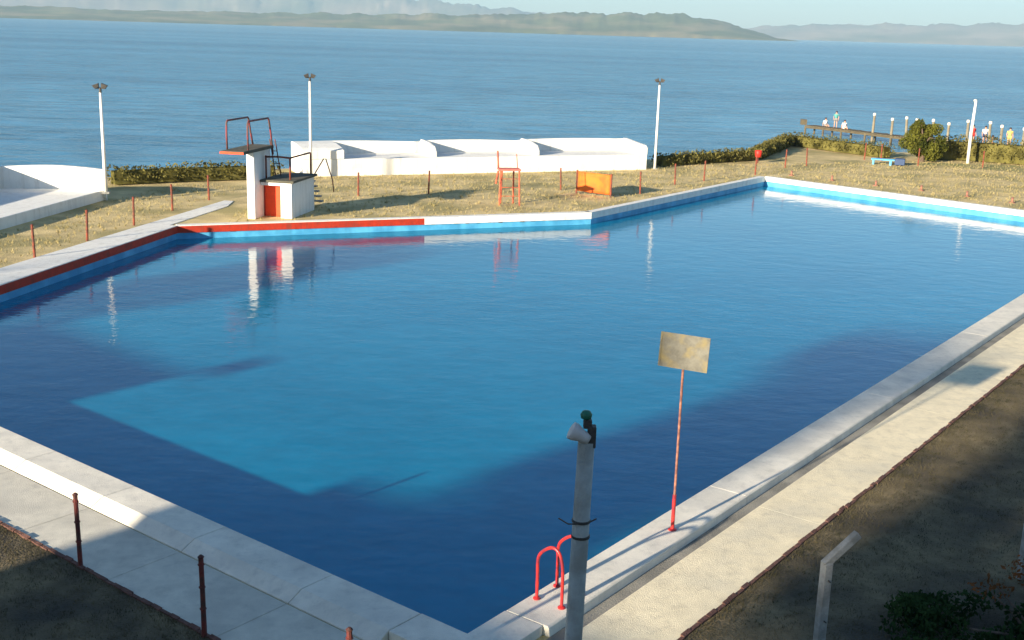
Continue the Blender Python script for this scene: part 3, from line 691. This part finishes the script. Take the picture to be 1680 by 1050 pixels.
def reg_far():
    while True:
        x = random.uniform(-22, 42); y = random.uniform(34, 90)
        i1 = (x + 18.6) * .0
        p = Vector((x, y))
        if (p - C_L).dot(nFL) > 1.85 and x > -19.2 + (y - 44) * .14 and y < 58: return x, y
        nn = [outn(a, b) for a, b in E_]
        if (p - C_1).dot(nn[2]) > .5 and (p - C_2).dot(nn[3]) > .5 - 0 and x > -12 or (p - C_3).dot(nn[4]) > .5 and x > 14:
            # stay on land in front of terrace and hedges
            if (p - Vector((-12.05, 62.05))).dot(Vector((-.394, .919))) < -.15 or (x > 8 and y < 76 + (x - 16) * .35 and y < 88 - max(0, x - 22) * .6): return x, y
tufts('grass', reg_far, 9000, .11, M['blade'], 33)

# ------------------------------------------------------------------ pier and mooring posts
def pier():
    path = [(32.5, 130.4), (35.3, 125.9), (38.6, 119.6), (43.8, 112.1), (47.2, 109.2), (54, 104.5)]
    t = empty('pier', (32.5, 130.4, -2.3), 0, 'narrow weathered wooden pier reaching out over the lake', 'pier')
    o3 = Vector((32.5, 130.4, -2.3)); bm = bmesh.new()
    P = [Vector(p) for p in path]
    for a, b in zip(P, P[1:]):
        d = (b - a); L_ = d.length; d.normalize(); n = Vector((-d.y, d.x)) * .8; s = 0
        while s < L_:
            p = a + d * s; q = a + d * min(s + .34, L_); z = .98 + random.uniform(-.02, .02)
            prism(bm, [tuple(p - n - o3.xy), tuple(q - n - o3.xy), tuple(q + n - o3.xy), tuple(p + n - o3.xy)], z - .09, z); s += .38
    link('deck_boards', bm, M['wood'], t)
    bm = bmesh.new()
    for a, b in zip(P, P[1:]):
        for sgn in (-1, 1):
            d = (b - a).normalized(); n = Vector((-d.y, d.x)) * .7 * sgn
            tube(bm, [(*(a + n - o3.xy), .78), (*(b + n - o3.xy), .78)], .1, 6)
    link('beam', bm, M['wood'], t)
    for a, b in zip(P, P[1:]):
        k = max(2, int((b - a).length / 2.6))
        for i in range(k):
            p = a.lerp(b, i / k)
            for sgn in (-1, 1):
                d = (b - a).normalized(); n = Vector((-d.y, d.x)) * .72 * sgn
                bm = bmesh.new(); tube(bm, [(*(p + n - o3.xy), -1.5), (*(p + n - o3.xy), .92)], .11, 7); link('pile', bm, M['wood'], t)
    bm = bmesh.new(); box(bm, -.9, -.3, .3, 1.0, .98, 1.55); link('end_box', bm, M['wood'], t)
pier()
mt = empty('mooring_post', (0, 0, 0)); bm = bmesh.new(); tube(bm, [(0, 0, -1), (.03, 0, 1.4), (0, .02, 2.75)], [.14, .13, .12], 8); link('shaft', bm, M['pilewood'], mt)
bm = bmesh.new(); lathe(bm, [(.135, 2.74), (.155, 2.76), (.15, 2.98), (.06, 3.02)], 10); link('cap', bm, M['pilecap'], mt)
mp_ = [(37.0, 122.2, 0, 'standing alone on the middle of the pier'), (38.25, 119.8, -.3, 'second from the pier end, left of the bushy tree'), (39.15, 118.0, 0, 'just above the bushy tree, left of a pair'), (39.9, 117.2, -.1, 'just above the bushy tree, right of a pair'),
       (40.9, 115.6, 0, 'first to the right of the bushy tree'), (41.8, 114.0, -.2, 'second to the right of the bushy tree'), (43.2, 112.5, .2, 'just left of the tall bare white post'), (44.5, 110.6, .25, 'behind the group of people'), (45.35, 109.9, 0, 'just right of the group of people'), (46.9, 108.6, -.1, 'nearest the right frame edge')]
for i, (x, y, dz, lab) in enumerate(mp_):
    o = mt if i == 0 else copy_tree(mt); o.location = (x, y, -2.3 + dz); o.rotation_euler = (R(random.uniform(-2, 2)), R(random.uniform(-2, 2)), random.random() * 6)
    props(o, 'pale capped wooden mooring post ' + lab, 'mooring post', 'mooring posts along the pier')

# ------------------------------------------------------------------ people
def person(loc, rz, pose, label, top, bottom, hairm=None):
    t = empty('person', loc, rz, label, 'person', 'bathers on the pier')
    if pose == 'stand':
        J = dict(pel=(0, 0, .95), spine=(0, .01, 1.15), chest=(0, 0, 1.35), neck=(0, .01, 1.5), hb=(0, 0, 1.58), ht=(0, 0, 1.7),
                 hipL=(.1, 0, .9), kneeL=(.12, -.03, .5), ankL=(.12, .03, .09), toeL=(.13, -.15, .03), hipR=(-.1, 0, .9), kneeR=(-.12, -.05, .5), ankR=(-.13, 0, .09), toeR=(-.15, -.17, .03),
                 shL=(.19, 0, 1.42), elL=(.27, .03, 1.13), wrL=(.28, -.08, .88), shR=(-.19, 0, 1.42), elR=(-.28, .03, 1.13), wrR=(-.25, -.12, .9))
    else:   # sitting on the edge, legs down
        J = dict(pel=(0, .05, .12), spine=(0, .06, .32), chest=(0, .02, .52), neck=(0, 0, .67), hb=(0, -.02, .75), ht=(0, -.02, .87),
                 hipL=(.1, 0, .1), kneeL=(.13, -.42, .14), ankL=(.13, -.46, -.28), toeL=(.13, -.6, -.34), hipR=(-.1, 0, .1), kneeR=(-.13, -.42, .14), ankR=(-.14, -.40, -.28), toeR=(-.15, -.55, -.34),
                 shL=(.19, .02, .59), elL=(.27, .08, .32), wrL=(.24, -.12, .18), shR=(-.19, .02, .59), elR=(-.28, .1, .32), wrR=(-.27, .12, .04))
    rad = dict(pel=.14, spine=.12, chest=.15, neck=.055, hb=.085, ht=.09, hip=.1, knee=.06, ank=.04, toe=.035, sh=.06, el=.04, wr=.026)
    V = []; idx = {}; Rr = []
    for k, p in J.items(): idx[k] = len(V); V.append(p); Rr.append(rad.get(k, rad.get(k[:-1], .05)))
    Ed = [('pel', 'spine'), ('spine', 'chest'), ('chest', 'neck'), ('neck', 'hb'), ('hb', 'ht')]
    for s in 'LR': Ed += [('pel', 'hip' + s), ('hip' + s, 'knee' + s), ('knee' + s, 'ank' + s), ('ank' + s, 'toe' + s), ('chest', 'sh' + s), ('sh' + s, 'el' + s), ('el' + s, 'wr' + s)]
    Ed = [(idx[a], idx[b]) for a, b in Ed]
    for s in 'LR':      # palm, four fingers and a thumb
        w = Vector(J['wr' + s]); e = Vector(J['el' + s]); d = (w - e).normalized(); side = d.cross(Vector((1, 0, 0))).normalized(); pi_ = len(V)
        V.append(tuple(w + d * .07)); Rr.append(.028); Ed.append((idx['wr' + s], pi_))
        for f, ln in zip((-.03, -.01, .01, .03), (.065, .08, .075, .055)):
            V.append(tuple(w + d * .10 + side * f)); Rr.append(.009); Ed.append((pi_, len(V) - 1))
            V.append(tuple(w + d * (.10 + ln) + side * f * 1.1 + Vector((0, -.015, 0)))); Rr.append(.008); Ed.append((len(V) - 2, len(V) - 1))
        V.append(tuple(w + d * .06 + side * -.06)); Rr.append(.01); Ed.append((pi_, len(V) - 1))
    me = bpy.data.meshes.new('body'); me.from_pydata(V, Ed, []); o = bpy.data.objects.new('body', me); col.objects.link(o); o.parent = t; me.materials.append(M['skin'])
    o.modifiers.new('skin', 'SKIN'); me.skin_vertices.new() if not me.skin_vertices else None
    for i, r in enumerate(Rr): me.skin_vertices[0].data[i].radius = (r, r)
    me.skin_vertices[0].data[0].use_root = True
    ss = o.modifiers.new('sub', 'SUBSURF'); ss.levels = 1; ss.render_levels = 1
    def cloth(name, pts, rads, m):
        bm = bmesh.new(); tube(bm, pts, rads, 12); link(name, bm, m, t, smooth=True)
    if top:
        c = Vector(J['chest']); s_ = Vector(J['spine']); n = Vector(J['neck']); cloth('shirt', [s_ - (c - s_) * .6, s_, c, c.lerp(n, .45), c.lerp(n, .75)], [.165, .16, .185, .17, .08], top)
        for s in 'LR': a = Vector(J['sh' + s]); b = Vector(J['el' + s]); cloth('sleeve', [a.lerp(c, .3), a, a.lerp(b, .6)], [.08, .082, .066], top)
    if bottom:
        for s in 'LR': a = Vector(J['hip' + s]); b = Vector(J['knee' + s]); cloth('shorts', [Vector(J['pel']).lerp(a, .4) + Vector((0, 0, .06)), a, a.lerp(b, .55)], [.15, .125, .10], bottom)
    bm = bmesh.new(); c = Vector(J['ht']); lathe(bm, [(.085, -.07), (.108, -.02), (.11, .03), (.085, .08), (.03, .105)], 12, Matrix.Translation(c + Vector((0, .022, -.01)))); link('hair', bm, hairm or M['hair'], t, smooth=True)
    bm = bmesh.new(); fz = c + Vector((0, -.088, -.045)); tube(bm, [fz + Vector((0, 0, .02)), fz + Vector((0, -.022, -.02))], [.008, .014], 6); link('nose', bm, M['skin'], t)
    bm = bmesh.new()
    for x in (-.032, .032): lathe(bm, [(.004, -.008), (.011, 0), (.004, .008)], 6, Matrix.Translation(fz + Vector((x, 0.004, .022))))
    link('eyes', bm, M['hair'], t)
    return t
dk = -1.31
person((33.9, 129.3, dk), R(25), 'sit', 'person in a white shirt sitting nearest the outer end of the pier', M['shirt_white'], M['cloth_grey'])
person((34.55, 127.6, dk), R(-30), 'stand', 'person in a teal top standing between two people in white on the pier', M['cloth_teal'], M['cloth_grey'])
person((35.2, 126.4, dk), R(10), 'sit', 'dark haired person all in white, rightmost of three at the pier end', M['shirt_white'], M['shirt_white'])
person((43.55, 112.1, dk), R(15), 'stand', 'person in red swimwear standing next to the tall bare white post', M['swim_red'], M['swim_red'])
person((44.4, 111.3, dk), R(-20), 'stand', 'person in a white shirt and dark shorts right of the one in red', M['shirt_white'], M['short_navy'])
person((45.0, 110.9, dk), R(60), 'sit', 'bare chested person sitting on the pier between the two mooring posts', None, M['swim_red'])
person((46.2, 110.0, dk), R(-10), 'stand', 'dark haired person in yellow clothes, rightmost on the pier', M['cloth_yellow'], M['cloth_yellow'])

# ------------------------------------------------------------------ far hills
def ridge(name, D, prof, depth, m, seed, base=-2.3, step=.12):
    """prof: (azimuth deg, crest height); shore at D, crest 40 percent back, falls away behind"""
    bm = bmesh.new(); az0, az1 = prof[0][0], prof[-1][0]; n = int((az1 - az0) / step); rows = []
    def H(a):
        for (a0, h0), (a1, h1) in zip(prof, prof[1:]):
            if a0 <= a <= a1: f = (a - a0) / (a1 - a0); f = f * f * (3 - 2 * f) * .5 + f * .5; return h0 + (h1 - h0) * f
        return prof[-1][1]
    for i in range(n + 1):
        a = az0 + (az1 - az0) * i / n; h = H(a); row = []
        for j, (f, k) in enumerate([(0, 0), (.03, .10), (.1, .25), (.18, .42), (.26, .62), (.34, .82), (.42, 1), (.6, .8), (1, 0)]):
            nz = noise.noise((a * 1.1, j * .7, seed)) * .5 + noise.noise((a * 5, j * 1.3, seed + 5)) * .22 + noise.noise((a * 16, j * 2.3, seed + 9)) * .1
            d = D + depth * f * (1 + .15 * noise.noise((a * .8, j, seed + 2))) + (60 * noise.noise((a * 2, 0, seed)) if j == 0 else 0)
            z = base - .5 + (h - base) * k * (1 + (nz * .35 if j else 0)) if k else base - 1
            ar = R(a); row.append(bm.verts.new((d * sin(ar), d * cos(ar), z)))
        rows.append(row)
    for i in range(n):
        for j in range(8): bm.faces.new((rows[i][j], rows[i + 1][j], rows[i + 1][j + 1], rows[i][j + 1]))
    props(link(name, bm, m, smooth=True), kind='structure')
kN = 1.18
ridge('hills', 4300, [(-45, 50), (-28, 48), (-23.5, 44), (-18, 40), (-13, 47), (-8, 52), (-1.6, 68), (3, 84), (7.1, 92), (9.3, 72), (11.0, 34), (12.2, 6), (13.3, -2.2)], 1500, M['hill_near'], 3)
ridge('far_hills', 8600, [(-45, 260), (-30, 300), (-23.5, 310), (-16, 250), (-10, 265), (-4.5, 225), (-2, 195), (2, 140), (7, 90), (10, 62), (11.8, 98), (13.5, 122), (17, 132), (22.8, 158), (28, 210), (34, 200), (45, 160)], 2600, M['hill_far'], 17)

# ------------------------------------------------------------------ unseen casters of the near shade behind the camera, some of them added
SUN_AZ = R(49.0); SUN_EL = R(13.2)
Ls = Vector((cos(SUN_AZ), sin(SUN_AZ))); Ws = Vector((sin(SUN_AZ), -cos(SUN_AZ)))
def sw(s, w): p = Ls * s + Ws * w; return (p.x, p.y)
def house(s0, w0, w1, h, depth, label):
    c = sw(s0, (w0 + w1) / 2); t = empty('club_building', (*c, 0), SUN_AZ, label, 'building')
    hw = (w1 - w0) / 2; bm = bmesh.new(); box(bm, -depth, 0, -hw, hw, -.1, h); link('wall', bm, M['buildwall'], t)
    bm = bmesh.new(); box(bm, -depth - .2, .0, -hw, hw, h + .002, h + .15); link('roof', bm, M['darkslab'], t)
    return t
house(-14, -16.0, 30, 5.9, 10, 'long cream building behind the viewpoint')
hb = house(-14, -31, -24.0, 6.3, 10, 'small cream building behind the viewpoint to the left')
bm = bmesh.new(); box(bm, -.55, -.02, -4.15, -3.36, 6.60, 6.92); link('shadow_block', bm, M['concrete'], hb); bm = bmesh.new(); box(bm, -.35, -.25, -3.45, -3.37, 6.452, 6.598); link('shadow_block_leg', bm, M['concrete'], hb)  # added block on a leg, placed only for its shadow on the water
house(-14.6, -5.2, 30.5, 16.5, 8, 'tall cream building behind the viewpoint to the right')
def shade_tree(s0, w0, r, z0, z1, n, label, seed, size=.34):
    random.seed(seed); c = sw(s0, w0); t = empty('poplar_tree', (*c, 0), 0, label, 'tree', 'trees behind the viewpoint')
    cl = []
    for k in range(90):
        f = random.random(); rx = random.gauss(0, .5) * r; ry = random.gauss(0, .5) * r; cl.append(((rx, ry, z0 + (z1 - z0) * f), (r * .3, r * .3, .8)))
    link('crown', leaves_bm(cl, n, size), M['leaf_dark'], t)
    bm = bmesh.new(); tube(bm, [(0, 0, -.1), (.1, 0, z0), (0, 0, z1 - 1.5)], [.25, .18, .04], 8); link('trunk', bm, M['bark'], t)
shade_tree(-42, -12.15, 1.6, 10.5, 16.8, 11000, 'dense tall poplar far behind the viewpoint in the middle', 41)
shade_tree(-42, -5.75, 1.5, 10.5, 23.0, 14000, 'tallest poplar behind the viewpoint beside the tall building', 42)
shade_tree(-30, -33.0, 2.2, 9.0, 13.8, 2600, 'thin poplar added behind the viewpoint to shade the water, far to the left', 43)  # unseen, added to darken the water along the left pool wall

# ------------------------------------------------------------------ haze, sun, sky
bm = bmesh.new(); box(bm, -13000, 13000, -700, 12500, -5.5, 420)
m, nt = new_mat('haze_air'); o_ = nt.nodes.new('ShaderNodeOutputMaterial'); v = nt.nodes.new('ShaderNodeVolumePrincipled')
v.inputs['Color'].default_value = (.50, .78, 1, 1); v.inputs['Density'].default_value = 1.0e-4; v.inputs['Anisotropy'].default_value = 0.0
nt.links.new(v.outputs[0], o_.inputs['Volume']); props(link('haze', bm, m), kind='stuff')

sun = bpy.data.lights.new('sun', 'SUN'); sun.energy = 5.0; sun.angle = R(.8); sun.color = (1, .86, .66)
so = bpy.data.objects.new('sun', sun); col.objects.link(so)
dirv = Vector((Ls.x * cos(SUN_EL), Ls.y * cos(SUN_EL), -sin(SUN_EL))); so.rotation_euler = dirv.to_track_quat('-Z', 'Y').to_euler(); so.location = (-30, -30, 40)
w = bpy.data.worlds.new('World'); scene.world = w; w.use_nodes = True; nt = w.node_tree; nt.nodes.clear()
sky = nt.nodes.new('ShaderNodeTexSky'); sky.sky_type = 'NISHITA'; sky.sun_disc = False; sky.sun_elevation = SUN_EL
sky.sun_rotation = math.atan2(-Ls.x, -Ls.y) % (2 * pi); sky.air_density = 1.0; sky.dust_density = .45; sky.ozone_density = 3.5
bg = nt.nodes.new('ShaderNodeBackground'); bg.inputs['Strength'].default_value = .07; wo = nt.nodes.new('ShaderNodeOutputWorld')
nt.links.new(sky.outputs[0], bg.inputs[0]); nt.links.new(bg.outputs[0], wo.inputs[0])

# ------------------------------------------------------------------ camera
F_ = 1900.; roll = R(1.70); p = math.atan((525 - 49) * cos(roll) / F_)
up = Vector((0, sin(p), cos(p))); rt = Vector((1, 0, 0)); fw = Vector((0, cos(p), -sin(p)))
Rv = rt * cos(roll) + up * sin(roll); Uv = -rt * sin(roll) + up * cos(roll)
cam = bpy.data.cameras.new('camera'); cam.sensor_width = 36; cam.lens = F_ / 1680 * 36; cam.clip_start = .1; cam.clip_end = 60000
co = bpy.data.objects.new('camera', cam); col.objects.link(co)
mw = Matrix((Rv, Uv, -fw)).transposed().to_4x4(); mw.translation = (0, 0, 8); co.matrix_world = mw
scene.camera = co
scene.render.engine = 'CYCLES'
vs_ = scene.view_settings; vs_.view_transform = 'Standard'; vs_.look = 'None'; vs_.exposure = 1.38; vs_.gamma = 1
scene.cycles.volume_bounces = 0; scene.cycles.max_bounces = 6
